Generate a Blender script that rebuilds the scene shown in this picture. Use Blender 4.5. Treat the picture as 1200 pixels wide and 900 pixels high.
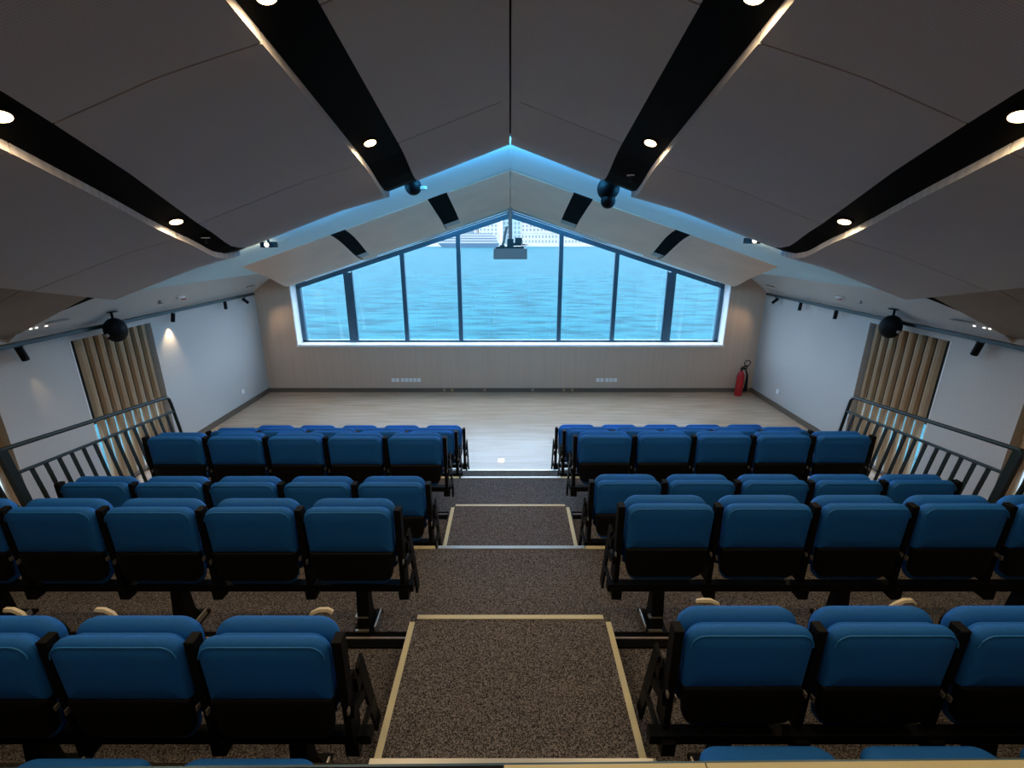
import bpy, bmesh, math, random
from mathutils import Vector, Matrix
random.seed(4)
sc = bpy.context.scene
for o in list(bpy.data.objects): bpy.data.objects.remove(o)
C = sc.collection
CZ = 3.15                                   # eye height above the stage floor
# ------------------------------------------------------------------ camera
cd = bpy.data.cameras.new('camera'); cam = bpy.data.objects.new('camera', cd); C.objects.link(cam)
cam.location = (0, 0, CZ)
cam.rotation_euler = (math.radians(90) - math.atan(170/545), 0, 0)
cd.sensor_width = 36; cd.lens = 36*545/1200; cd.shift_x = 2/1200
cd.clip_start = .05; cd.clip_end = 5000
sc.camera = cam
# ------------------------------------------------------------------ world, sun, exposure
w = bpy.data.worlds.new('world'); sc.world = w; w.use_nodes = True
nt = w.node_tree; bg = nt.nodes['Background']
bg.inputs[0].default_value = (.60, .76, 1.0, 1); bg.inputs[1].default_value = 7.5
sd = bpy.data.lights.new('sun', 'SUN'); sd.energy = 1.5; sd.color = (1, .93, .82); sd.angle = .05
sun = bpy.data.objects.new('sun', sd); C.objects.link(sun); sun.rotation_euler = (math.radians(48), 0, math.radians(-12))
sc.view_settings.view_transform = 'Standard'; sc.view_settings.look = 'None'
sc.view_settings.exposure = 0.0; sc.view_settings.gamma = 1; sc.view_settings.use_curve_mapping = False
WARM = (1.0, .74, .44)
GAP_GLOW_W = 46; HEAD_GLOW_W = 3; DOWN_W = 26; TRACK_W = 9

# ------------------------------------------------------------------ materials
def mat(name, col, rough=.6, metal=0, spec=.5, emit=None, es=0):
    m = bpy.data.materials.new(name); m.use_nodes = True
    b = m.node_tree.nodes['Principled BSDF']
    b.inputs['Base Color'].default_value = (*col, 1); b.inputs['Roughness'].default_value = rough
    b.inputs['Metallic'].default_value = metal; b.inputs['Specular IOR Level'].default_value = spec
    if emit: b.inputs['Emission Color'].default_value = (*emit, 1); b.inputs['Emission Strength'].default_value = es
    return m
def N(m, t, **k):
    n = m.node_tree.nodes.new(t)
    for a, v in k.items():
        if a in n.inputs: n.inputs[a].default_value = v
        else: setattr(n, a, v)
    return n
def L(m, a, b): m.node_tree.links.new(a, b)
def noisemat(name, c1, c2, scale, rough=.8, stretch=(1, 1, 1), detail=4, lo=.35, hi=.65, bump=0, bdist=.01, spec=.5, kind='noise'):
    m = mat(name, c1, rough, spec=spec); b = m.node_tree.nodes['Principled BSDF']
    tc = N(m, 'ShaderNodeTexCoord'); mp = N(m, 'ShaderNodeMapping'); mp.inputs['Scale'].default_value = stretch
    L(m, tc.outputs['Object'], mp.inputs[0])
    if kind == 'noise': n = N(m, 'ShaderNodeTexNoise', Scale=scale, Detail=detail); out = n.outputs['Fac']
    else: n = N(m, 'ShaderNodeTexVoronoi', Scale=scale); out = n.outputs['Distance']
    L(m, mp.outputs[0], n.inputs['Vector'])
    r = N(m, 'ShaderNodeValToRGB'); r.color_ramp.elements[0].position = lo; r.color_ramp.elements[1].position = hi
    r.color_ramp.elements[0].color = (*c1, 1); r.color_ramp.elements[1].color = (*c2, 1)
    L(m, out, r.inputs[0]); L(m, r.outputs[0], b.inputs['Base Color'])
    if bump:
        bp = N(m, 'ShaderNodeBump', Strength=bump, Distance=bdist); L(m, out, bp.inputs['Height']); L(m, bp.outputs[0], b.inputs['Normal'])
    return m
M = {}
M['fabric'] = noisemat('blue_fabric', (.004, .115, .44), (.008, .145, .52), 260, .75, bump=.25, bdist=.001, spec=.35)
M['piping'] = mat('blue_piping', (.012, .20, .56), .6)
M['shell'] = mat('black_plastic', (.004, .004, .0045), .55, spec=.2)
M['steel'] = mat('black_steel', (.005, .005, .006), .55, spec=.12)
M['armpad'] = mat('dark_arm_pad', (.0055, .0055, .006), .6, spec=.12)
M['bright'] = mat('bright_steel', (.55, .52, .46), .35, .8)
M['carpet'] = noisemat('speckled_carpet', (.024, .021, .020), (.27, .24, .225), 177.3, .95, detail=3, lo=.40, hi=.66, bump=.5, bdist=.004, spec=.1)
M['carpet_dark'] = noisemat('tier_riser', (.03, .028, .026), (.05, .045, .04), 60, .9)
M['yellow'] = mat('pale_yellow_edge_strip', (.72, .66, .40), .5)
M['alu'] = mat('aluminium_nosing', (.72, .70, .62), .35, .7)
M['wood_floor'] = noisemat('pale_oak_floor', (.50, .335, .215), (.66, .475, .345), 1.0, .27, (1.2, 14, 1), 5, .3, .7, spec=.6)
M['wood_wall'] = noisemat('oak_veneer_wall', (.555, .405, .31), (.60, .445, .34), 1.0, .7, (26, 26, .6), 5, .3, .7, spec=.2)
M['base'] = mat('brown_skirting', (.13, .095, .07), .6)
def perforated(name, c1, c2, s):
    m = mat(name, c1, .8, spec=.2); b = m.node_tree.nodes['Principled BSDF']
    tc = N(m, 'ShaderNodeTexCoord'); sx = N(m, 'ShaderNodeSeparateXYZ'); L(m, tc.outputs['Object'], sx.inputs[0])
    def wave(sock_a, sock_b, sgn):
        a = N(m, 'ShaderNodeMath', operation='MULTIPLY'); L(m, sock_b, a.inputs[0]); a.inputs[1].default_value = sgn
        d = N(m, 'ShaderNodeMath', operation='ADD'); L(m, sock_a, d.inputs[0]); L(m, a.outputs[0], d.inputs[1])
        e = N(m, 'ShaderNodeMath', operation='MULTIPLY'); L(m, d.outputs[0], e.inputs[0]); e.inputs[1].default_value = s
        f = N(m, 'ShaderNodeMath', operation='SINE'); L(m, e.outputs[0], f.inputs[0]); return f.outputs[0]
    A = sx.outputs['Y']; B = sx.outputs['Z'] if name.startswith('wall') else sx.outputs['X']
    p = N(m, 'ShaderNodeMath', operation='MULTIPLY'); L(m, wave(A, B, 1), p.inputs[0]); L(m, wave(A, B, -1), p.inputs[1])
    r = N(m, 'ShaderNodeValToRGB'); r.color_ramp.elements[0].position = .42; r.color_ramp.elements[1].position = .72
    r.color_ramp.elements[0].color = (*c1, 1); r.color_ramp.elements[1].color = (*c2, 1)
    h = N(m, 'ShaderNodeMath', operation='MULTIPLY_ADD'); h.inputs[1].default_value = .5; h.inputs[2].default_value = .5
    L(m, p.outputs[0], h.inputs[0]); L(m, h.outputs[0], r.inputs[0]); L(m, r.outputs[0], b.inputs['Base Color'])
    return m
M['wall_perf'] = perforated('wall_perforated', (.60, .58, .56), (.38, .365, .35), 200)
M['ceil_perf'] = perforated('ceiling_perforated', (.66, .61, .585), (.54, .50, .48), 260)
M['ceil_tan'] = noisemat('tan_ceiling_panel', (.34, .275, .225), (.38, .31, .25), 3, .7, spec=.2)
M['ceil_front'] = noisemat('pale_ceiling_panel', (.64, .44, .325), (.70, .49, .365), 2, .6, spec=.3)
M['white'] = mat('white_paint', (.86, .86, .86), .6)
M['lining'] = mat('cyan_glow_lining', (.60, .84, .93), .6)  # cyan glow of the ceiling gap tinted into the lining colour
M['soffit'] = mat('pale_soffit', (.56, .52, .48), .7)
M['black'] = mat('black_slot_lining', (.006, .006, .006), .9, spec=.02)
M['slot'] = mat('black_slot', (.005, .005, .005), .7, spec=.04)
M['frame'] = mat('grey_window_frame', (.06, .13, .19), .4, .2)
M['rail'] = mat('dark_teal_rail', (.028, .042, .046), .35, .4)
M['pleat'] = noisemat('oak_fin', (.31, .205, .115), (.42, .285, .165), 1.0, .55, (30, 30, 1), 4, .3, .7)
M['dark_teal'] = mat('dark_teal_backing', (.02, .04, .04), .5)
M['grey_body'] = mat('grey_projector_case', (.34, .28, .26), .5)
M['red'] = mat('red_paint', (.45, .008, .012), .35)
M['cream'] = mat('cream_lever', (.72, .64, .46), .5)
M['lamp'] = mat('warm_lamp_disc', (1, .9, .7), .5, emit=(1, .72, .38), es=7)
M['led'] = mat('white_led', (1, 1, 1), .5, emit=(1, .97, .9), es=3)
M['hull'] = mat('ferry_white', (.27, .27, .27), .5)
M['hull_blue'] = mat('ferry_blue', (.025, .075, .12), .5)
M['bld'] = noisemat('pale_facade', (.32, .31, .30), (.36, .35, .34), .05, .8)
M['bld2'] = noisemat('pinkish_facade', (.33, .30, .29), (.37, .34, .33), .05, .8)
M['bld3'] = noisemat('greenish_facade', (.20, .29, .30), (.23, .32, .33), .05, .8)
M['bwin'] = mat('facade_window', (.13, .17, .19), .6, spec=.1)
# water
m = mat('sea_water', (.05, .30, .42), .6, spec=.03); b = m.node_tree.nodes['Principled BSDF']; M['water'] = m
tc = N(m, 'ShaderNodeTexCoord'); mp = N(m, 'ShaderNodeMapping'); mp.inputs['Scale'].default_value = (.42, 1, 1)
L(m, tc.outputs['Object'], mp.inputs[0])
n1 = N(m, 'ShaderNodeTexNoise', Scale=.42, Detail=8, Roughness=.62); L(m, mp.outputs[0], n1.inputs['Vector'])
bp = N(m, 'ShaderNodeBump', Strength=1, Distance=.5); L(m, n1.outputs['Fac'], bp.inputs['Height']); L(m, bp.outputs[0], b.inputs['Normal'])
r = N(m, 'ShaderNodeValToRGB'); r.color_ramp.elements[0].position = .36; r.color_ramp.elements[1].position = .58
r.color_ramp.elements[0].color = (.003, .048, .066, 1); r.color_ramp.elements[1].color = (.014, .108, .132, 1)
L(m, n1.outputs['Fac'], r.inputs[0]); L(m, r.outputs[0], b.inputs['Base Color'])
# clear glazing
m = bpy.data.materials.new('clear_glass'); m.use_nodes = True; M['glass'] = m
t = m.node_tree; t.nodes.remove(t.nodes['Principled BSDF'])
tr = N(m, 'ShaderNodeBsdfTransparent'); tr.inputs[0].default_value = (.93, .97, .98, 1)
gl = N(m, 'ShaderNodeBsdfGlossy'); gl.inputs['Roughness'].default_value = .02
mx = N(m, 'ShaderNodeMixShader'); mx.inputs[0].default_value = .05
L(m, tr.outputs[0], mx.inputs[1]); L(m, gl.outputs[0], mx.inputs[2]); L(m, mx.outputs[0], t.nodes['Material Output'].inputs[0])

# ------------------------------------------------------------------ mesh helpers
def new(): return bmesh.new()
def box(bm, x0, x1, y0, y1, z0, z1, bev=0):
    t = bmesh.new()
    bmesh.ops.create_cube(t, size=1, matrix=Matrix.Translation(((x0+x1)/2, (y0+y1)/2, (z0+z1)/2)) @ Matrix.Diagonal((abs(x1-x0), abs(y1-y0), abs(z1-z0), 1)))
    if bev: bmesh.ops.bevel(t, geom=t.edges[:], offset=bev, segments=2, affect='EDGES', profile=.5)
    join(bm, t)
def join(bm, t):
    vm = {v: bm.verts.new(v.co) for v in t.verts}
    for f in t.faces:
        try: bm.faces.new([vm[v] for v in f.verts])
        except ValueError: pass
    t.free()
def tube(bm, pts, r, seg=8, cap=True):
    pts = [Vector(p) for p in pts]; rings = []
    for i, p in enumerate(pts):
        d = (pts[min(i+1, len(pts)-1)] - pts[max(i-1, 0)]).normalized()
        ref = Vector((0, 0, 1)) if abs(d.z) < .9 else Vector((1, 0, 0))
        u = d.cross(ref).normalized(); v = d.cross(u)
        rr = r[i] if isinstance(r, (list, tuple)) else r
        rings.append([bm.verts.new(p + u*rr*math.cos(2*math.pi*k/seg) + v*rr*math.sin(2*math.pi*k/seg)) for k in range(seg)])
    for a, b_ in zip(rings, rings[1:]):
        for k in range(seg): bm.faces.new((a[k], a[(k+1) % seg], b_[(k+1) % seg], b_[k]))
    if cap: bm.faces.new(rings[0]); bm.faces.new(rings[-1])
def prism(bm, poly, axis, a, b_):
    """extrude 2D polygon along axis from a to b_"""
    def P(q, s):
        if axis == 'x': return (s, q[0], q[1])
        if axis == 'y': return (q[0], s, q[1])
        return (q[0], q[1], s)
    A = [bm.verts.new(P(q, a)) for q in poly]; B = [bm.verts.new(P(q, b_)) for q in poly]
    bm.faces.new(A); bm.faces.new(B)
    for i in range(len(poly)): bm.faces.new((A[i], A[(i+1) % len(poly)], B[(i+1) % len(poly)], B[i]))
def bar(bm, p, q, wx, wd):
    """rectangular bar between two points in a plane of constant x; wx along x, wd across"""
    p, q = Vector(p), Vector(q); d = (q-p).normalized(); n = Vector((1, 0, 0)).cross(d).normalized()*wd/2; u = Vector((wx/2, 0, 0))
    A = [bm.verts.new(p+s*u+t_*n) for s, t_ in ((-1, -1), (1, -1), (1, 1), (-1, 1))]
    B = [bm.verts.new(q+s*u+t_*n) for s, t_ in ((-1, -1), (1, -1), (1, 1), (-1, 1))]
    bm.faces.new(A); bm.faces.new(B)
    for i in range(4): bm.faces.new((A[i], A[(i+1) % 4], B[(i+1) % 4], B[i]))
def rrect(w_, z0, z1, rt, rb, seg=6):
    pts = []
    for cx, cz, r_, a0 in ((w_/2-rt, z1-rt, rt, 0), (-w_/2+rt, z1-rt, rt, 90), (-w_/2+rb, z0+rb, rb, 180), (w_/2-rb, z0+rb, rb, 270)):
        for k in range(seg+1):
            a = math.radians(a0 + 90*k/seg); pts.append((cx + r_*math.cos(a), cz + r_*math.sin(a)))
    return pts
def pad(bm, w_, z0, z1, y0, y1, rt=.07, rb=.02, roll=.022, taper=.06, sag=0, crown=.008):
    """upholstered slab standing in the xz plane, rolled edges, slightly crowned faces"""
    prof = [(.5*min(w_, z1-z0)*.55, y0-crown), (roll*1.2, y0-crown*.5), (roll*.35, y0+roll*.3), (0, y0+roll), (0, y1-roll), (roll*.35, y1-roll*.3), (roll*1.2, y1+crown*.5), (.5*min(w_, z1-z0)*.55, y1+crown)]
    rings = []
    for ins, y in prof:
        R = []
        for x, z in rrect(w_-2*ins, z0+ins, z1-ins, max(rt-ins, .004), max(rb-ins, .003)):
            k = 1 - taper*(z1-z)/(z1-z0)
            zz = z - sag*(1-(2*x/w_)**2)*(1 if z < (z0+z1)/2 else 0)
            R.append(bm.verts.new((x*k, y, zz)))
        rings.append(R)
    n = len(rings[0])
    for a, b_ in zip(rings, rings[1:]):
        for k in range(n): bm.faces.new((a[k], a[(k+1) % n], b_[(k+1) % n], b_[k]))
    bm.faces.new(rings[0]); bm.faces.new(rings[-1])
def obj(name, bm, m, parent=None, smooth=False, loc=None):
    bmesh.ops.recalc_face_normals(bm, faces=bm.faces[:])
    me = bpy.data.meshes.new(name); bm.to_mesh(me); bm.free()
    if isinstance(m, str): m = M[m]
    me.materials.append(m)
    if smooth:
        for p in me.polygons: p.use_smooth = True
        try: me.set_sharp_from_angle(angle=math.radians(50))
        except Exception: pass
    o = bpy.data.objects.new(name, me); C.objects.link(o)
    if parent: o.parent = parent
    if loc: o.location = loc
    return o
def thing(name, label, cat, loc=(0, 0, 0), rotz=0, group=None):
    o = bpy.data.objects.new(name, None); C.objects.link(o); o.location = loc; o.rotation_euler = (0, 0, rotz)
    o.empty_display_size = .1
    o['label'] = label; o['category'] = cat
    if group: o['group'] = group
    return o
def tag(o, label, cat, group=None):
    o['label'] = label; o['category'] = cat
    if group: o['group'] = group
    return o
def struct(name, bm, m, parent=None, smooth=False, label=None, cat=None):
    o = obj(name, bm, m, parent, smooth)
    if not parent: o['kind'] = 'structure'
    if label: o['label'] = label
    if cat: o['category'] = cat
    return o
def sroot(name, label, cat):
    o = thing(name, label, cat); o['kind'] = 'structure'; return o
def ubox(*a, bev=0):
    bm = new(); box(bm, *a, bev=bev); return bm
def copy_tree(o, parent=None, skip=()):
    c = o.copy(); C.objects.link(c); c.parent = parent
    for ch in o.children:
        if ch.name.split('.')[0] not in skip: copy_tree(ch, c)
    return c

# ------------------------------------------------------------------ room shell
D = 9.52; W = 5.18
struct('floor', ubox(-W-.2, W+.2, -1.8, D+.3, -.12, 0), 'wood_floor', label='pale oak stage floor in front of the window wall', cat='floor')
# back wall with gabled opening
SILL, JX, EAV, APX = 1.03, 4.45, 2.27, 3.70
bm = new()
box(bm, -W-.2, W+.2, D, D+.3, 0, SILL)
for s in (-1, 1):
    box(bm, s*JX, s*(W+.2), D, D+.3, SILL, 4.4)
    prism(bm, [(s*JX, EAV), (0, APX), (0, 4.6), (s*JX, 4.4)], 'y', D, D+.3)
struct('wall_back', bm, 'wood_wall', label='pale oak veneered end wall around the gabled window', cat='wall')
struct('wall_rear', ubox(-W-.2, W+.2, -1.8, -1.6, 0, 5.6), 'wood_wall', label='wall behind the viewer', cat='wall')
# side walls with door openings at y 5.36-6.65 and 3.13-4.42
DO = [(5.36, 6.65), (3.13, 4.42)]; DH = 2.0
for s, nm, side in ((-1, 'wall_left', 'left'), (1, 'wall_right', 'right')):
    bm = new(); x0, x1 = s*W, s*(W+.3)
    for y0, y1 in ((-1.6, 3.13), (4.42, 5.36), (6.65, D)): box(bm, x0, x1, y0, y1, 0, DH)
    box(bm, x0, x1, -1.6, D, DH, 4.3)
    struct(nm, bm, 'wall_perf', label='%s side wall of pale grey perforated acoustic panels' % side, cat='wall')
    for y0, y1 in ((4.42, 5.36), (6.65, D)):
        struct('baseboard_'+side, ubox(s*(W-.015), s*W, y0, y1, 0, .1), 'base')
struct('baseboard_back', ubox(-W, W, D-.015, D, 0, .09), 'base')

# ------------------------------------------------------------------ window
win = sroot('window_1', 'wide gabled window of seven panes looking over the sea', 'window')
WY = D+.28; FX = 4.45; FE = 2.20; FA = 3.60; FS = 1.04
def head(x): return FA - (FA-FE)*abs(x)/FX
bm = new()
box(bm, -JX, JX, D-.03, WY, SILL-.03, SILL+.012)
obj('sill', bm, 'white', win)
for s in (-1, 1):
    obj('jamb', ubox(s*(JX-.02), s*(JX+.001), D-.01, WY, SILL, EAV), 'white', win)
    bm = new(); prism(bm, [(0, APX), (s*JX, EAV), (s*JX, EAV-.02), (0, APX-.02)], 'y', D-.01, WY); obj('head_lining', bm, 'white', win)
    bm = new(); prism(bm, [(0, APX-.02), (s*JX, EAV-.02), (s*JX, FE-.05), (0, FA-.055)], 'y', WY-.03, WY+.05); obj('top_frame', bm, 'frame', win)
    obj('side_frame', ubox(s*(JX-.10), s*(JX-.015), WY-.03, WY+.05, FS, FE), 'frame', win)
obj('bottom_frame', ubox(-JX, JX, WY-.03, WY+.05, SILL, SILL+.055), 'frame', win)
MX = [(-3.35, .15), (-2.2, .085), (-1.05, .085), (1.03, .085), (2.17, .085), (3.33, .15)]
for x, wd in MX:
    bm = new(); h = head(abs(x)+wd/2)-.03
    box(bm, x-wd/2, x+wd/2, WY-.04, WY+.05, FS+.02, h)
    obj('mullion', bm, 'frame', win)
    if wd > .1:
        obj('inner_bead', ubox(x-math.copysign(.09, x)-.012, x-math.copysign(.09, x)+.012, WY-.02, WY+.04, FS+.04, h+.02), 'frame', win)
xs = [-4.36] + [v for x, wd in MX for v in (x-wd/2, x+wd/2)] + [4.36]
for k in range(0, len(xs), 2):
    a, b_ = xs[k], xs[k+1]; poly = [(a, FS+.05), (b_, FS+.05), (b_, head(b_)-.04)]
    if a < 0 < b_: poly.append((0, head(0)-.04))
    poly.append((a, head(a)-.04))
    bm = new(); prism(bm, poly, 'y', WY+.004, WY+.012); obj('pane', bm, 'glass', win)

# ------------------------------------------------------------------ ceiling
def nz(x, y): return 4.02 + .215*(4.9-y) - .355*abs(x)
def fz(x, y): return 4.07 - .18*(y-7.1) - .33*abs(x)
ceil = sroot('ceiling', 'folded grey ceiling of hanging curved panels with black slots', 'ceiling')
def sheet(bm, fn, e0, e1, ys, s, th, nx=6, lip=None):
    """curved board between edge curves e0(y), e1(y); fn gives the underside height; thickness th upwards"""
    lo, hi = [], []
    for y in ys:
        a, b_ = e0(y), e1(y); A, B = [], []
        for i in range(nx+1):
            x = a + (b_-a)*i/nx; z = fn(x, y) + (lip(y)*max(0, min(1, 1-(abs(x)-2.75)/1.2)) if lip is liplow else lip(y) if lip else 0)
            A.append(bm.verts.new((s*x, y, z))); B.append(bm.verts.new((s*x, y, z+th)))
        lo.append(A); hi.append(B)
    for G in (lo, hi):
        for j in range(len(ys)-1):
            for i in range(nx): bm.faces.new((G[j][i], G[j][i+1], G[j+1][i+1], G[j+1][i]))
    n = len(ys)-1
    for i in range(nx):
        bm.faces.new((lo[0][i], lo[0][i+1], hi[0][i+1], hi[0][i])); bm.faces.new((lo[n][i], lo[n][i+1], hi[n][i+1], hi[n][i]))
    for j in range(n):
        bm.faces.new((lo[j][0], lo[j+1][0], hi[j+1][0], hi[j][0])); bm.faces.new((lo[j][nx], lo[j+1][nx], hi[j+1][nx], hi[j][nx]))
def fr(a, b_, n): return [a+(b_-a)*i/n for i in range(n+1)]
def cst(v): return lambda y: v
def smooth(t): t = max(0, min(1, t)); return t*t*(3-2*t)
def pw(y, P):
    if y <= P[0][0]: return P[0][1]
    for (a, p), (b, q) in zip(P, P[1:]):
        if y <= b: return p+(q-p)*(y-a)/(b-a)
    return P[-1][1]
def s2i(y): return pw(y, [(-1.6, 1.95), (2.4, 2.25), (3.14, 2.38), (3.66, 2.50), (4.15, 2.61), (4.6, 2.66), (4.93, 2.60)])
def s2o(y): return pw(y, [(-1.6, 2.2), (2.55, 2.53), (3.25, 2.65), (3.75, 2.75), (4.15, 2.81), (4.6, 2.83), (4.93, 2.76)])
def liplow(y): return -.055*math.sin(math.pi*min(1, max(0, (y-4.15)/.78)**1.8))
NE = 4.93
rows_n = [(-1.55, -.405, 3), (-.395, 1.105, 4), (1.115, 2.605, 6), (2.615, 4.095, 8), (4.105, NE, 8)]
cols_n = [(cst(.006), cst(.89), 'ceil_perf', 4), (cst(1.19), s2i, 'ceil_perf', 6), (s2o, cst(4.16), 'ceil_perf', 6)]
for s in (-1, 1):
    for e0, e1, mt, nx in cols_n:
        for a, b_, n in rows_n:
            dr = .045 if e0(0) > .5 else 0
            bm = new(); sheet(bm, lambda x, y: nz(x, y)-dr*max(0, 1-(x-e0(y))/.5), e0, e1, fr(a, b_, n), s, .06, nx, liplow if b_ == NE else None)
            obj('ceiling_panel', bm, mt, ceil, True)
    for a, b_, n in rows_n:
        b2 = min(b_, 4.72)
        bm = new(); sheet(bm, lambda x, y: nz(x, y)+.05-.11*(x-4.16), cst(4.13), cst(W-.01), fr(a, b2, n), s, .04, 3)
        obj('side_panel', bm, 'ceil_tan', ceil, True)
    # black backing above the panels
    bm = new(); sheet(bm, lambda x, y: nz(x, y)+.065, cst(0), cst(W+.1), fr(-1.6, 4.86, 10), s, .05, 8); obj('slot_backing', bm, 'slot', ceil)
    for e0, e1 in ((cst(.885), cst(1.195)), (lambda y: s2i(y)-.005, lambda y: s2o(y)+.005)):
        bm = new(); sheet(bm, lambda x, y: nz(x, y)+.006+liplow(y), e0, e1, fr(-1.55, 4.9, 40), s, .02, 1); obj('slot_liner', bm, 'slot', ceil)
    # ridge bands
    bm = new(); sheet(bm, lambda x, y: nz(x, y)-.006, cst(.008), cst(.07), fr(-1.5, 4.6, 20), s, .006, 1); obj('ridge_band', bm, 'ceil_perf', ceil)
    # base roof over the gap and the front
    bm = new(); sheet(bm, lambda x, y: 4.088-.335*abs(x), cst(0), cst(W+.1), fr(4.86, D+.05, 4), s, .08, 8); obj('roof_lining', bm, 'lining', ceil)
    bm = new(); prism(bm, [(s*4.60, 2.555), (s*W, 2.125), (s*W, 2.16), (s*4.60, 2.59)], 'y', 4.70, D); obj('soffit', bm, 'soffit', ceil)
def s3i(y): return 2.40 + .18*smooth((y-7.1)/1.9)
def s3o(y): return 2.63 + .17*smooth((y-7.1)/1.9)
FEND = 9.45
def lipf(y): return -.03*math.sin(math.pi*min(1, max(0, (y-8.2)/1.25)**1.5)) + .07*max(0, (y-8.85)/.6)**2
for s in (-1, 1):
    for e0, e1 in ((cst(.004), cst(.90)), (cst(1.18), s3i), (s3o, lambda y: 3.98+.16*(y-7.12))):
        bm = new(); sheet(bm, fz, e0, e1, fr(7.12, FEND, 18), s, .014, 6, lipf); obj('front_panel', bm, 'ceil_front', ceil, True)
    for e0, e1 in ((cst(.895), cst(1.185)), (lambda y: s3i(y)-.005, lambda y: s3o(y)+.005)):
        bm = new(); sheet(bm, lambda x, y: fz(x, y)+.008, e0, e1, fr(7.14, 8.75, 8), s, .02, 1); obj('slot_liner', bm, 'black', ceil)
        bm = new(); sheet(bm, lambda x, y: fz(x, y)+.018, e0, e1, fr(8.75, 9.05, 2), s, .02, 1); obj('slot_end', bm, 'grey_body', ceil)
        bm = new(); sheet(bm, lambda x, y: fz(x, y)+.02, e0, e1, fr(9.05, 9.35, 2), s, .02, 1); obj('slot_cap', bm, 'ceil_front', ceil)

# ------------------------------------------------------------------ tiers
T1, T2, T3, T4 = .3, .6, .9, 1.2
PX = 3.58
def tier(name, y0, y1, z, label, nos=True):
    r = sroot(name, label, 'platform')
    obj('deck', ubox(-PX, PX, y0, y1-.03, z-.06, z), 'carpet', r)
    obj('riser', ubox(-PX, PX, y1-.03, y1, 0, z-.012), 'carpet_dark', r)
    obj('side_skirt', ubox(-PX, -PX+.03, y0, y1-.03, 0, z-.06), 'carpet_dark', r); obj('side_skirt', ubox(PX-.03, PX, y0, y1-.03, 0, z-.06), 'carpet_dark', r)
    a = .56 if nos else .1
    obj('aisle_nosing', ubox(-.55, .57, y1-.03, y1+.004, z-.012, z+.006), 'alu', r)
    for s in (-1, 1): obj('side_nosing', ubox(s*.575, s*PX, y1-.03, y1+.004, z-.012, z+.005), 'yellow' if nos else 'alu', r) if z < 1.1 else None
    return r
tier('seating_tier', 4.67, 5.41, T1, 'lowest carpeted tier just behind the stage floor', False)
tier('seating_tier', 3.03, 4.67, T2, 'second carpeted tier carrying the third and fourth rows')
tier('seating_tier', 1.30, 3.03, T3, 'third carpeted tier carrying the fifth and sixth rows')
tier('seating_tier', .2, 1.30, T4, 'upper carpeted tier holding the folded chairs at the bottom edge')
# floor channels under rows C and E
for y, z, lb in ((3.90, T2, 'black floor channel under the third row'), (2.15, T3, 'black floor channel under the fifth row')):
    for s in (-1, 1):
        r = thing('floor_channel', lb + (' left of the aisle' if s < 0 else ' right of the aisle'), 'rail')
        obj('channel', ubox(s*.60, s*3.55, y-.05, y+.06, z, z+.012), 'black', r)
        obj('cover_strip', ubox(s*.60, s*3.55, y+.005, y+.017, z+.012, z+.018), 'grey_body', r)
# aisle steps
def step(y0, y1, z0, z1, hw, label):
    r = thing('aisle_step', label, 'step', (0, (y0+y1)/2, z0)); yc = (y0+y1)/2
    def b(a0, a1, b0, b1, c0, c1): return ubox(a0, a1, b0-yc, b1-yc, c0-z0, c1-z0)
    obj('body', b(-hw, hw, y0, y1, z0+.001, z1-.004), 'carpet_dark', r)
    obj('tread', b(-hw+.01, hw-.01, y0, y1-.01, z1-.01, z1), 'carpet', r)
    obj('front_strip', b(-hw+.035, hw-.035, y1-.028, y1+.002, z1-.012, z1+.004), 'yellow', r)
    for s in (-1, 1): obj('side_strip', b(s*(hw-.028), s*(hw+.002), y0, y1-.05, z1-.012, z1+.004), 'yellow', r)
step(3.045, 3.86, T2, .75, .55, 'carpeted aisle step with pale edge strips, the farther of two')
step(1.315, 2.19, T3, 1.05, .575, 'large carpeted aisle step with yellow edge strips, nearest the viewer')
# viewer's deck
r = sroot('viewing_deck', 'edge of the platform the picture is taken from', 'platform')
bm = new(); prism(bm, [(-W, -1.6), (W, -1.6), (W, 1.094), (-W, 1.001)], 'z', 1.515, 1.545); obj('deck', bm, 'carpet', r)
obj('riser', ubox(-W, W, .10, .16, 0, 1.515), 'carpet_dark', r)
def nosing(x0, x1, m, dy0, dy1, z0, z1):
    e = lambda x: 1.0475 + .009*x
    bm = new(); prism(bm, [(x0, e(x0)+dy0), (x1, e(x1)+dy0), (x1, e(x1)+dy1), (x0, e(x0)+dy1)], 'z', z0, z1); return bm
obj('nosing_strip', nosing(-.02, .62, 'yellow', -.022, .004, 1.545, 1.553), 'yellow', r)
obj('nosing_strip', nosing(.625, 3.6, 'yellow', -.022, .004, 1.545, 1.553), 'yellow', r)
obj('nosing_strip', nosing(-3.6, -.025, 'yellow', -.022, .004, 1.545, 1.551), 'armpad', r)
obj('edge_lip', nosing(-3.6, 3.6, 'alu', .004, .012, 1.52, 1.55), 'frame', r)

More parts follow.
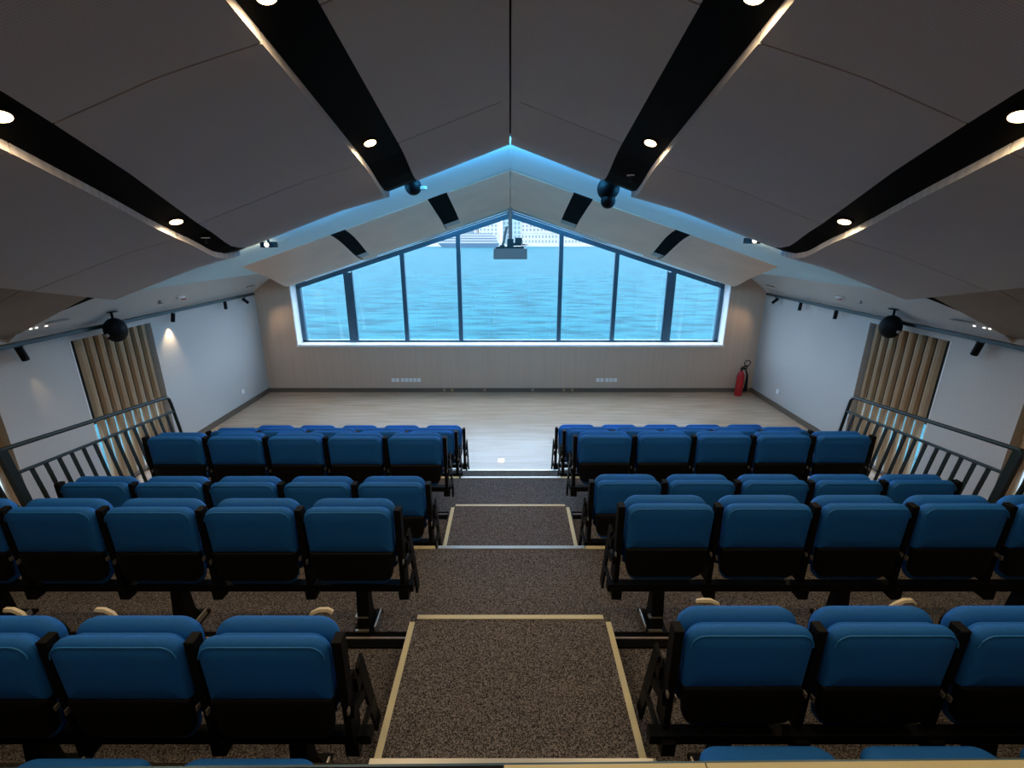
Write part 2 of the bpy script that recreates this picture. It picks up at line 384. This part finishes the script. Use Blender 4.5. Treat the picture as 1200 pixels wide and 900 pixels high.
# ------------------------------------------------------------------ chairs
PITCH = .545
def make_chair():
    t = thing('auditorium_chair', 'x', 'chair')
    bm = new(); pad(bm, .490, .562, .840, .0, .055, rt=.065, rb=.012, roll=.02, taper=.035); obj('back_cover', bm, 'fabric', t, True)
    bm = new(); pad(bm, .458, .341, .825, .018, .080, rt=.07, rb=.05, roll=.018, taper=.10, sag=.012); obj('back_cushion', bm, 'fabric', t, True)
    bm = new(); pad(bm, .472, .378, .570, -.004, .040, rt=.008, rb=.05, roll=.012, taper=.07, sag=.006, crown=.003); obj('back_shell', bm, 'shell', t, True)
    bm = new(); pad(bm, .487, .375, .837, .086, .160, rt=.085, rb=.06, roll=.03, taper=.05); obj('seat_cushion', bm, 'fabric', t, True)
    bm = new(); pad(bm, .44, .40, .80, .160, .175, rt=.07, rb=.05, roll=.006, taper=.05, crown=.002); obj('seat_pan', bm, 'shell', t, True)
    # piping loop on the rear cover
    bm = new(); pts = [(x*(1-.035*(.840-z)/.278), -.0035, z) for x, z in rrect(.490-.022, .57, .829, .055, .01) if z > .59]
    pts = sorted([p for p in pts if p[0] > 0], key=lambda p: p[2]) + sorted([p for p in pts if p[0] <= 0], key=lambda p: -p[2])
    tube(bm, pts, .0028, 5); obj('piping', bm, 'piping', t, True)
    return t
def arm(t, x, end=False, s=1):
    a = obj('armrest', ubox(x-.019, x+.019, .015, .07, .56, .83, bev=.004), 'armpad', t)
    bm = new()
    box(bm, x-.014, x+.014, .02, .11, .312, .60); box(bm, x-.03, x+.03, .09, .135, .50, .57)
    obj('arm_bracket', bm, 'steel', t)
    obj('hinge_bolt', ubox(x-.022, x-.015, .0, .02, .515, .535), 'bright', t); obj('hinge_bolt', ubox(x+.013, x+.019, .0, .02, .49, .515), 'bright', t)
def strut(t, x, s):
    bm = new(); bar(bm, (x+s*.024, .14, .61), (x+s*.027, .207, .325), .014, .06); bar(bm, (x+s*.020, .03, .47), (x+s*.024, .18, .42), .016, .05)
    obj('side_strut', bm, 'steel', t)
proto = make_chair()
ORD = ['nearest the aisle', 'second from the aisle', 'third from the aisle', 'fourth from the aisle', 'fifth from the aisle']
ROWS = [  # y, z, row name, x list
 (5.50, 0, 'front row on the floor', [.87, 1.415, 1.97, 2.515, 3.06]),
 (4.70, T1, 'second row', None),
 (3.87, T2, 'third row', None),
 (3.035, T2, 'fourth row', None),
 (2.225, T3, 'fifth row', None),
 (1.36, T3, 'sixth row', None)]
first = True
for ri, (y, z, rn, xl) in enumerate(ROWS):
    for s in (-1, 1):
        side = 'left block' if s < 0 else 'right block'
        for k in range(5):
            x = (xl[k] if (xl and s > 0) else (.87, .87, .87, .88, .895, .915)[ri]+PITCH*k)*s
            if first: c = proto; first = False; src = proto
            else: c = copy_tree(src)
            for ch in list(c.children):
                if ch.name.split('.')[0] in ('armrest', 'arm_bracket', 'hinge_bolt', 'side_strut'): bpy.data.objects.remove(ch)
            c.location = (x, y+s*(.012, .012, .015, .015, .018, .026)[ri], z)
            c['label'] = 'blue tip-up chair, %s, %s, %s' % (rn, side, ORD[k])
            c['group'] = 'blue chairs of the %s' % rn.split(',')[0].split(' on ')[0]
            arm(c, -s*PITCH/2, end=(k == 0), s=-s)
            if k == 0: strut(c, -s*PITCH/2, -s)
            if k == 4: arm(c, s*PITCH/2)
            if ri == 5:
                xx = {(-1, 0): .11, (-1, 1): -.25, (-1, 2): -.09, (1, 0): -.05, (1, 1): .24}.get((s, k))
                if xx is not None:
                    bm = new(); tube(bm, [(xx-.045, .26, .705), (xx-.03, .252, .74), (xx, .255, .755), (xx+.035, .257, .754), (xx+.05, .258, .74)] if xx > 0 else
                                      [(xx-.05, .268, .74), (xx-.035, .257, .754), (xx, .255, .755), (xx+.03, .252, .74), (xx+.045, .25, .705)], .012, 6)
                    obj('lever', bm, 'cream', c, True)['label'] = 'curved cream release lever'
        # beam and pedestals
        bt = thing('seat_beam', 'black steel beam on pedestals under the %s, %s' % (rn.split(',')[0], side), 'beam', (0, y, z), group='beams under the seat rows')
        x0 = .57; x1 = .87+PITCH*4+.29
        if ri == 0: x1 = 3.29
        obj('beam', ubox(s*x0, s*x1, .02, .07, .272, .318), 'steel', bt)
        xa = (.87, .87, .87, .88, .895, .915)[ri]-PITCH/2; sy = s*(.012, .012, .015, .015, .018, .026)[ri]
        bm = new(); bar(bm, (s*(xa-.027), .2115+sy, .306), (s*(xa-.028), .26+sy, .10), .014, .06); box(bm, s*(xa-.034), s*(xa-.018), .05, .24+sy, .272, .306)
        obj('end_strut', bm, 'steel', bt)
        for k in range(6):
            ax = s*(xa+PITCH*k) if k < 5 or ri else s*3.31
            obj('arm_foot', ubox(ax-.028, ax+.028, 0, .062, .232, .30), 'steel', bt)
        for k in (0, 2, 4):
            px = s*(.87+PITCH*k)
            f = new(); prism(f, [(.015, .275), (.07, .275), (.085, .10), (.12, .02), (-.02, .02), (-.01, .10)], 'x', px-.035, px+.035)
            box(f, px-.065, px+.065, -.03, .16, 0, .018)
            pd = obj('pedestal', f, 'steel', bt)
            g = new(); sd_ = -s
            box(g, px-.05, px+.03, -.034, -.018, .025, .035); box(g, px-.05, px+.03, -.01, .02, .105, .115); box(g, px+sd_*.062, px+sd_*.07, -.02, .12, .018, .055)
            obj('clamp', g, 'bright', pd)
# folded chairs at the bottom edge
for s in (-1, 1):
    for k in range(4):
        x = s*(.865+.545*k)
        t = thing('folded_chair', 'blue chair folded flat under the deck edge, %s, %s' % ('left block' if s < 0 else 'right block', ORD[k]), 'chair', (x, .87+.02*s, T4), group='folded chairs at the bottom edge')
        bm = new(); pad(bm, .47, -.12, .27, 0, .055, rt=.07, rb=.02, roll=.02, taper=.05)
        for v in bm.verts: v.co = Vector((v.co.x, v.co.z, .295-v.co.y))
        obj('back_cushion', bm, 'fabric', t, True)
        bm = new(); pad(bm, .46, -.12, .25, 0, .07, rt=.07, rb=.02, roll=.02, taper=.05)
        for v in bm.verts: v.co = Vector((v.co.x, v.co.z, .225-v.co.y))
        obj('seat_cushion', bm, 'fabric', t, True)
        bm = new(); box(bm, -.25, .25, -.05, .05, .05, .145); box(bm, -.05, .05, -.06, .1, 0, .06); obj('base_frame', bm, 'steel', t)

# ------------------------------------------------------------------ guard railings
def railing(s, ya, yb, za, zb, base, label):
    """ya front, yb rear; top rail za -> zb"""
    x = s*3.62; r = thing('guard_railing', label, 'railing', (x, (ya+yb)/2, base), group='guard railings'); yc = (ya+yb)/2
    lean = .15
    def P(y, z): return (0, y-yc, z-base)
    def top(y): return za + (zb-za)*(ya-y)/(ya-yb)
    bm = new(); R = .06
    fp = [P(ya+lean*(za-base-.04), base+.03)] + [P(ya+lean*(R+.02), za-R-.02)]
    for k in range(1, 6):
        a = math.pi/2*k/5; fp.append(P(ya-R*(1-math.cos(a))+lean*R*(1-math.sin(a)), za-R+R*math.sin(a)))
    fp += [P(yb+.02, top(yb+.02))]
    tube(bm, fp, .017, 10); obj('top_rail', bm, 'rail', r, True)
    bm = new(); bar(bm, P(yb+.03, top(yb)-.0), P(yb+.03+lean*.8, base+.04), .035, .06); obj('post', bm, 'rail', r)
    dm = .18; lo = base+.14
    bm = new(); tube(bm, [P(ya+lean*dm, za-dm), P(yb+.05+lean*dm, zb-dm-.03)], .014, 8); obj('middle_rail', bm, 'rail', r, True)
    bm = new(); tube(bm, [P(ya+lean*(za-lo), lo), P(yb+.1, lo+.02)], .014, 8); obj('bottom_rail', bm, 'rail', r, True)
    n = 14
    for k in range(1, n+1):
        f = k/(n+1); y = ya+lean*dm + (yb+.05-ya)*f; z = za-dm + (zb-dm-.03-za+dm)*f
        bm = new(); bar(bm, P(y, z), P(y+lean*(z-lo), lo+.01), .010, .030); obj('baluster', bm, 'rail', r)
for s in (-1, 1):
    sd_ = 'left' if s < 0 else 'right'
    railing(s, 4.66, 2.98, 1.56, 1.72, T2, 'dark steel guard railing along the %s side of the second tier' % sd_)
    railing(s, 2.86, 1.30, 1.86, 2.0, T3, 'dark steel guard railing at the %s picture edge beside the third tier' % sd_)

# ------------------------------------------------------------------ side doors with oak fins
k = 1
for s in (-1, 1):
    sd_ = 'left' if s < 0 else 'right'
    for (y0, y1), wh in zip(DO, ('beside the speaker', 'at the picture edge')):
        d = sroot('door_%d' % k, 'side opening in the %s wall filled with upright oak fins, %s' % (sd_, wh), 'door'); k += 1
        obj('glass_leaf', ubox(s*(W+.20), s*(W+.21), y0, y1, .03, .86), 'glass', d)
        obj('upper_board', ubox(s*(W+.19), s*(W+.23), y0, y1, .86, DH), 'dark_teal', d)
        obj('threshold', ubox(s*(W+.001), s*(W+.23), y0, y1, -.01, .03), 'base', d)
        obj('edge_trim', ubox(s*(W-.004), s*(W+.19), y0-.0, y0+.012, 0, DH), 'white', d)
        n = 8; p = (y1-y0-.13)/n
        for j in range(n):
            a = y0+.13+p*j; g = .024
            bm = new(); prism(bm, [(s*(W+.10), a+g), (s*(W+.055), a+g+.012), (s*(W+.042), a+g+.045), (s*(W+.085), a+p-.008), (s*(W+.10), a+p)], 'z', .035, DH-.005)
            obj('fin', bm, 'pleat', d)

# ------------------------------------------------------------------ lights
def spot(parent, loc, rot, power, size, blend=.6, col=WARM, r=.04):
    l = bpy.data.lights.new('spot_beam', 'SPOT'); l.energy = power; l.spot_size = math.radians(size); l.spot_blend = blend; l.color = col; l.shadow_soft_size = r
    o = bpy.data.objects.new('spot_beam', l); C.objects.link(o); o.parent = parent; o.location = loc; o.rotation_euler = rot
    return o
def downlight(x, y, label):
    z = nz(x, y)+.006; n = Vector((.355*(1 if x > 0 else -1), .215, 1)).normalized()
    t = thing('recessed_downlight', label, 'ceiling light', (x, y, z), group='warm downlights in the ceiling slots')
    n = -n
    bm = new(); tube(bm, [n*0, n*.008], .06, 20); o1 = obj('trim_ring', bm, 'black', t, True)
    bm = new(); tube(bm, [n*.008, n*.012], .046, 20); obj('lamp_disc', bm, 'lamp', t, True)
    spot(t, tuple(n*.04), (0, 0, 0), DOWN_W*(1 if y > 2 else .6), 160, .5, r=.045)
for s in (-1, 1):
    sd_ = 'left' if s < 0 else 'right'
    for sx, si in ((1.07, 'inner'), (2.58, 'outer')):
        for y, yn in ((3.93, 'nearest the stage'), (2.45, 'at the picture edge'), (1.1, 'further back'), (-.25, 'above the viewer')):
            x = s*(sx if si == 'inner' else (s2i(y)+s2o(y))/2)
            downlight(x, y, 'warm round downlight in the %s %s black slot, %s' % (sd_, si, yn))
CYAN = (.08, .50, 1.0)
def added_glow(s, p, q, aim, power, label, width=.02, nm='added_glow_strip'):  # cyan strips added to brighten the ceiling gap and window head
    p, q = Vector(p), Vector(q); c = (p+q)/2; d = (q-p).normalized()
    t = thing(nm, label, 'added light', tuple(c))
    bm = new(); tube(bm, [p-c-aim*.014, q-c-aim*.014], .009, 6); obj('housing', bm, 'white', t)
    l = bpy.data.lights.new('added_glow_beam', 'AREA'); l.shape = 'RECTANGLE'; l.size = (q-p).length; l.size_y = width; l.energy = power; l.color = CYAN
    o = bpy.data.objects.new('added_glow_beam', l); C.objects.link(o); o.parent = t
    z = -aim.normalized(); x = d; y = z.cross(x).normalized(); x = y.cross(z)
    o.matrix_local = Matrix((x, y, z)).transposed().to_4x4()
for s in (-1, 1):
    sd_ = 'left' if s < 0 else 'right'
    added_glow(s, (s*.03, 4.975, nz(.03, 4.93)+.02), (s*.86, 4.975, nz(.86, 4.93)+.02), Vector((0, 1, .0)), GAP_GLOW_W*.4, 'added thin cyan light line behind the %s ridge panel end' % sd_)
    added_glow(s, (s*1.22, 4.975, nz(1.22, 4.93)+.02), (s*2.57, 4.975, nz(2.57, 4.93)+.02), Vector((0, 1, .0)), GAP_GLOW_W*.6, 'added thin cyan light line behind the second %s ceiling panel end' % sd_)
    added_glow(s, (s*.06, 9.70, head(.06)+.045), (s*4.2, 9.70, head(4.2)+.045), Vector((0, -1, .10)).normalized(), HEAD_GLOW_W, 'added thin cyan light line over the %s half of the window' % sd_)
def track_light(s, y, aim, label, power=TRACK_W, size=70, sc_=1.0, col=WARM):
    x = s*(W-.09); t = thing('track_spotlight', label, 'spotlight', (x, y, 2.10), group='spotlights on the wall tracks')
    bm = new(); box(bm, -.02, .02, -.03, .03, -.015, .0); tube(bm, [(0, 0, -.01), (0, 0, -.055)], .007, 6); obj('mount', bm, 'steel', t)
    a = Vector(aim)-Vector((x, y, 2.03)); a.normalize(); c = Vector((0, 0, -.08))
    bm = new(); tube(bm, [c-a*.06*sc_, c+a*.07*sc_], .028*sc_, 14); hd = obj('lamp_head', bm, 'steel', t, True)
    q = a.to_track_quat('-Z', 'Y').to_euler()
    if power: spot(t, tuple(c+a*.09*sc_), q, power, size, .8, col, .02)
for s in (-1, 1):
    sd_ = 'left' if s < 0 else 'right'
    t = thing('lighting_track', 'black lighting track along the top of the %s wall' % sd_, 'light track', (s*(W-.09), 6.4, 2.12))
    obj('track', ubox(-.026, .026, -2.9, 2.92, -.03, .012), 'rail', t)
COOL = (.62, .82, 1.0)
track_light(-1, 4.72, (-5.22, 5.30, .2), 'large track spotlight at the left picture edge', 5, 34, 1.25)
track_light(1, 4.95, (5.16, 5.3, .9), 'large track spotlight at the right picture edge', .4, 70, 1.25, COOL)
YL = [(7.42, 'third'), (8.35, 'second'), (9.2, 'nearest the window wall')]
for s in (-1, 1):
    sd_ = 'left' if s < 0 else 'right'
    for i, (y, q) in enumerate(YL):
        lb = 'small black track spotlight on the %s wall, %s' % (sd_, q if i == 2 else q + ' from the window wall')
        if s < 0 and i == 0: track_light(s, 7.0, (-5.18, 6.9, 1.35), lb, 20, 72, 1)
        elif i == 2: track_light(s, 9.0, (s*4.1, 9.52, .9), lb, 9, 95, 1)
        else: track_light(s, y if s < 0 else y-.15, (s*4.9, y-.35, 1.0), lb, 2, 75, 1, COOL)

# ------------------------------------------------------------------ hanging and mounted things
def ball_speaker(x, y, z, label, sup):
    t = thing('ball_speaker', label, 'speaker', (x, y, z), group='round black speakers')
    bm = new(); bmesh.ops.create_uvsphere(bm, u_segments=28, v_segments=18, radius=.15, matrix=Matrix.Diagonal((.78, .9, 1, 1))); obj('housing', bm, 'steel', t, True)
    bm = new(); tube(bm, [(0, -.13, -.04), (0, -.157, -.05)], .02, 12); obj('front_badge', bm, 'grey_body', t, True)
    bm = new(); tube(bm, [(0, 0, .15), (0, 0, sup-z)], .014, 8); box(bm, -.05, .05, -.05, .05, sup-z-.012, sup-z); obj('bracket', bm, 'steel', t)
ball_speaker(-4.95, 5.77, 2.06, 'round black speaker hanging over the left oak fins', 2.292)
ball_speaker(4.95, 6.00, 2.06, 'round black speaker hanging over the right oak fins', 2.292)
def dome(x, y, z, big, label):
    t = thing('dome_camera', label, 'camera', (x, y, z))
    R = .115 if big else .085
    bm = new(); tube(bm, [(0, 0, .25), (0, 0, R*.5)], [.07, .06], 14); obj('ceiling_mount', bm, 'steel', t, True)
    bm = new(); bmesh.ops.create_uvsphere(bm, u_segments=20, v_segments=14, radius=R); obj('dome', bm, 'steel', t, True)
    if big:
        bm = new(); bmesh.ops.create_uvsphere(bm, u_segments=20, v_segments=14, radius=.075); bmesh.ops.translate(bm, vec=(-.0, -.02, -.12), verts=bm.verts); obj('lens_ball', bm, 'steel', t, True)
        bm = new(); box(bm, .04, .2, -.04, .04, .03, .11, bev=.01); obj('side_unit', bm, 'steel', t)
    else:
        bm = new(); box(bm, -.02, .14, -.03, .03, -.03, .0, bev=.005); obj('bracket', bm, 'grey_body', t)
dome(-.99, 5.12, 3.66, False, 'small dark dome camera under the left inner slot end')
dome(1.0, 5.12, 3.64, True, 'larger black dome camera with lens ball under the right inner slot')
def sprinkler(x, y, label):
    t = thing('sprinkler', label, 'sprinkler', (x, y, nz(x, y)+liplow(y)+.004))
    bm = new(); tube(bm, [(0, 0, 0), (0, 0, -.006)], .035, 16); obj('rosette', bm, 'white', t, True)
    bm = new(); tube(bm, [(0, 0, -.006), (0, 0, -.05)], .008, 8); box(bm, -.025, .025, -.004, .004, -.056, -.05); box(bm, -.004, .004, -.025, .025, -.056, -.05); obj('head', bm, 'steel', t)
sprinkler(-2.72, 4.35, 'ceiling sprinkler in the left outer black slot')
sprinkler(1.07, 4.50, 'ceiling sprinkler in the right inner black slot')
# small projectors by the outer slot ends
for s, y, z in ((-1, 5.35, 3.06), (1, 5.35, 3.10)):
    sd_ = 'left' if s < 0 else 'right'
    t = thing('spotlight_box', 'black box spotlight at the end of the %s outer slot' % sd_, 'spotlight', (s*2.66, y, z))
    obj('case', ubox(-.075, .075, -.05, .05, 0, .06, bev=.006), 'steel', t)
    bm = new(); tube(bm, [(0, 0, .06), (0, 0, 4.105-.335*2.66-z)], .012, 8); obj('stem', bm, 'steel', t)
    bm = new(); tube(bm, [(-s*.0, -.052, .03), (0, -.056, .03)], .024, 12); obj('lens', bm, 'lamp', t)
    spot(t, (s*.05, .08, .03), Vector((s*1.7, 2.4, -.45)).to_track_quat('-Z', 'Y').to_euler(), 30, 60, .8)
# projector on a pole
PY = 9.08
t = thing('hanging_projector', 'grey projector on a pole hanging in front of the window apex', 'projector', (0, PY, 2.79))
obj('case', ubox(-.31, .31, -.18, .18, 0, .19, bev=.008), 'grey_body', t)
zt = fz(0, PY)-2.79
bm = new(); tube(bm, [(0, 0, .26), (0, 0, zt)], .033, 12); obj('pole', bm, 'grey_body', t, True)
bm = new(); box(bm, -.27, .25, -.14, .14, .19, .225); box(bm, -.06, .06, -.05, .05, .22, .36); box(bm, .09, .22, -.05, .05, .27, .38); box(bm, .0, .2, -.02, .02, .24, .29); box(bm, -.2, -.1, -.1, .1, .22, .25); obj('mount_plate', bm, 'rail', t)
bm = new(); bar(bm, (-.14, 0, .22), (-.14, .0, .58), .05, .04)
for v in bm.verts: v.co.x += .25*(v.co.z-.26)
obj('strut', bm, 'grey_body', t)
bm = new()
for q in range(7):
    a = q*.9; tube(bm, [(.02+.03*math.cos(a), .02*math.sin(a), .24), (.10+.03*q, .04*math.sin(a*2), .30+.04*math.sin(a)), (.16+.03*q, .05*math.cos(a), .23+.02*math.cos(q))], .006, 5)
obj('cables', bm, 'steel', t)
# smoke detectors, small heads, vents, leds on the soffits
def sof(x): return 2.555-.741*(abs(x)-4.6)
for s in (-1, 1):
    sd_ = 'left' if s < 0 else 'right'
    t = thing('smoke_detector', 'white smoke detector with red base on the %s soffit' % sd_, 'smoke detector', (s*4.88, 6.95, sof(4.88)-.004))
    bm = new(); tube(bm, [(0, 0, .0), (0, 0, -.035)], [.07, .05], 18); obj('housing', bm, 'white', t, True)
    bm = new(); tube(bm, [(.02, .03, -.035), (.02, .03, -.055)], .032, 12); obj('red_base', bm, 'red', t, True)
    t = thing('sprinkler', 'small sprinkler head on the %s soffit beside the smoke detector' % sd_, 'sprinkler', (s*4.9, 6.55, sof(4.9)-.004))
    bm = new(); tube(bm, [(0, 0, 0), (0, 0, -.04)], .012, 8); tube(bm, [(0, 0, -.036), (0, 0, -.042)], .03, 12); obj('head', bm, 'grey_body', t)
    for yy, nm in ((5.05, 'near the speaker'), (9.0, 'near the window wall')):
        t = thing('air_slot', 'dark slot vent in the %s soffit, %s' % (sd_, nm), 'vent', (s*4.95, yy, sof(4.95)-.004))
        obj('frame', ubox(-.035, .035, -.13, .13, -.003, .004), 'grey_body', t)
        obj('grille', ubox(-.025, .025, -.12, .12, -.006, -.003), 'black', t)
    for j, yy in enumerate((4.80, 4.86, 4.97)):
        o = obj('indicator_lamp', ubox(-.008, .008, -.009, .009, -.006, .002), 'led', None, loc=(s*5.0, yy, sof(5.0)-.003)); tag(o, 'tiny white lamp on the %s soffit, %s' % (sd_, ('nearest the picture edge', 'middle of the three', 'nearest the vent')[j]), 'lamp', 'tiny %s soffit lamps' % sd_)
# sockets
for x0, n, lb in ((-2.50, 7, 'left'), (1.87, 5, 'right')):
    for j in range(n):
        o = obj('socket_plate', ubox(-.036, .036, -.012, 0, -.04, .04, bev=.003), 'white', None, loc=(x0+.088*j+(.0 if j < 2 else .02), D, .27))
        tag(o, 'white socket plate low on the end wall, %s from the left in the %s row' % (('first', 'second', 'third', 'fourth', 'fifth', 'sixth', 'seventh')[j], lb), 'socket', '%s row of socket plates' % lb)
for s in (-1, 1):
    o = obj('socket_plate', ubox(-.012, 0, -.045, .045, -.045, .045, bev=.003) if s > 0 else ubox(0, .012, -.045, .045, -.045, .045, bev=.003), 'white', None, loc=(s*W, 8.55, .33)); tag(o, 'white wall socket low on the %s side wall' % ('left' if s < 0 else 'right'), 'socket')
o = obj('floor_box', ubox(-.04, .04, -.05, .05, 0, .006), 'led', None, loc=(-.135, 6.27, 0)); tag(o, 'small white glowing floor box set in the stage floor before the aisle', 'floor box')  # white floor box with an emissive surface
for jj, x in enumerate((-1.42, -1.25, -.55, .48, 1.15, 1.33)):
    bm = new(); tube(bm, [(0, 0, 0), (0, -.012, 0)], .03, 12); o = obj('reflection_dot', bm, 'pleat', None, loc=(x, D-.015, .05)); tag(o, 'pale reflection dot drawn as a disc on the skirting under the window, %s from the left' % ('first', 'second', 'third', 'fourth', 'fifth', 'sixth')[jj], 'reflection', 'reflection dots on the skirting')  # discs stand in for small pale reflections along the skirting
# fire extinguisher
t = thing('fire_extinguisher', 'red fire extinguisher standing in the right corner', 'fire extinguisher', (4.80, 9.30, 0))
bm = new(); tube(bm, [(0, 0, 0), (0, 0, .01), (0, 0, .44), (0, 0, .50), (0, 0, .54)], [.07, .075, .075, .05, .022], 20); obj('cylinder', bm, 'red', t, True)
bm = new(); tube(bm, [(0, 0, .54), (0, 0, .60)], .022, 10); box(bm, -.01, .11, -.012, .012, .58, .60); box(bm, -.01, .12, -.012, .012, .615, .63); obj('valve', bm, 'steel', t)
bm = new(); tube(bm, [(.02, 0, .58), (.07, -.03, .57), (.11, -.05, .45), (.115, -.05, .25), (.11, -.05, .12)], [.013, .013, .018, .03, .036], 10); obj('hose', bm, 'steel', t, True)
bm = new(); tube(bm, [(.10+.06*math.cos(a), 0, .70+.06*math.sin(a)) for a in [2*math.pi*i/20 for i in range(21)]], .009, 6); tube(bm, [(.06, 0, .65), (.02, 0, .58)], .008, 6); obj('ring_handle', bm, 'steel', t, True)

# ------------------------------------------------------------------ outside
WZ = -7.6
bm = new(); box(bm, -1500, 1500, D+2, 700, WZ-1, WZ); struct('water', bm, 'water', label='pale blue rippled harbour water outside the window', cat='water')
bm = new(); box(bm, -400, -7.4, -30, D+2, WZ-1, WZ); box(bm, 7.4, 400, -30, D+2, WZ-1, WZ); struct('water', bm, 'water', label='harbour water beside the building', cat='water')
struct('quay', ubox(-1500, 1500, 700, 1600, WZ-1, WZ+2.2), 'bld', label='far pale quay behind the water', cat='quay')
def building(x0, x1, y, h, m, label, fx, fh, z0=None):
    t = thing('waterfront_building', label, 'building', ((x0+x1)/2, y, WZ+2.2), group=None); w_ = x1-x0
    obj('walls', ubox(-w_/2, w_/2, 0, 40, 0, h), m, t)
    obj('roof', ubox(-w_/2-1, w_/2+1, -1, 41, h, h+1.5), 'bld', t)
    bm = new(); nx = int(w_/fx); nzz = int((h-3)/fh)
    for i in range(nx):
        for j in range(nzz): box(bm, -w_/2+fx*(i+.3), -w_/2+fx*(i+.75), -.3, .3, 3+fh*j, 3+fh*j+fh*.55)
    o = obj('windows', bm, 'bwin', t); o['kind'] = 'stuff'
building(-160, -95, 760, 34, 'bld', 'pale building on the far shore left of the ferry', 6, 5)
building(-92, -52, 790, 58, 'bld2', 'pale block on the far shore behind the ferry', 5, 6)
building(-50, -16, 780, 72, 'bld', 'tall pale block behind the projector pole, left of it', 6, 6)
building(-13, 17, 800, 84, 'bld3', 'pale green tower behind the projector pole', 6, 7)
building(16, 150, 730, 17, 'bld', 'long low arcaded building on the far shore right of the pole', 5, 7)
building(18, 70, 800, 66, 'bld2', 'pinkish block behind the arcaded building', 6, 6)
building(74, 130, 810, 44, 'bld', 'pale block behind the right end of the arcaded building', 7, 6)
building(154, 230, 760, 24, 'bld', 'low pale building at the far right of the shore', 7, 6)
t = thing('ferry', 'white and blue passenger ferry moored before the far shore', 'ship', (-50, 640, WZ))
bm = new(); prism(bm, [(-45, 5.5), (35, 5.5), (35, 0), (-38, 0)], 'y', -7, 7); obj('hull', bm, 'hull_blue', t)
for j, (a, b_) in enumerate(((-42, 34), (-38, 33), (-34, 32), (-28, 26))):
    z0 = 5.5+3.1*j; d_ = obj('deck', ubox(a, b_, -6.5, 6.5, z0, z0+2.0), 'hull', t)
    obj('window_band', ubox(a+2, b_-1, -6.2, 6.2, z0+2.0, z0+3.1), 'hull_blue' if j < 2 else 'bwin', d_)
obj('funnel', ubox(-6, 2, -3, 3, 17.9, 22), 'bwin', t)
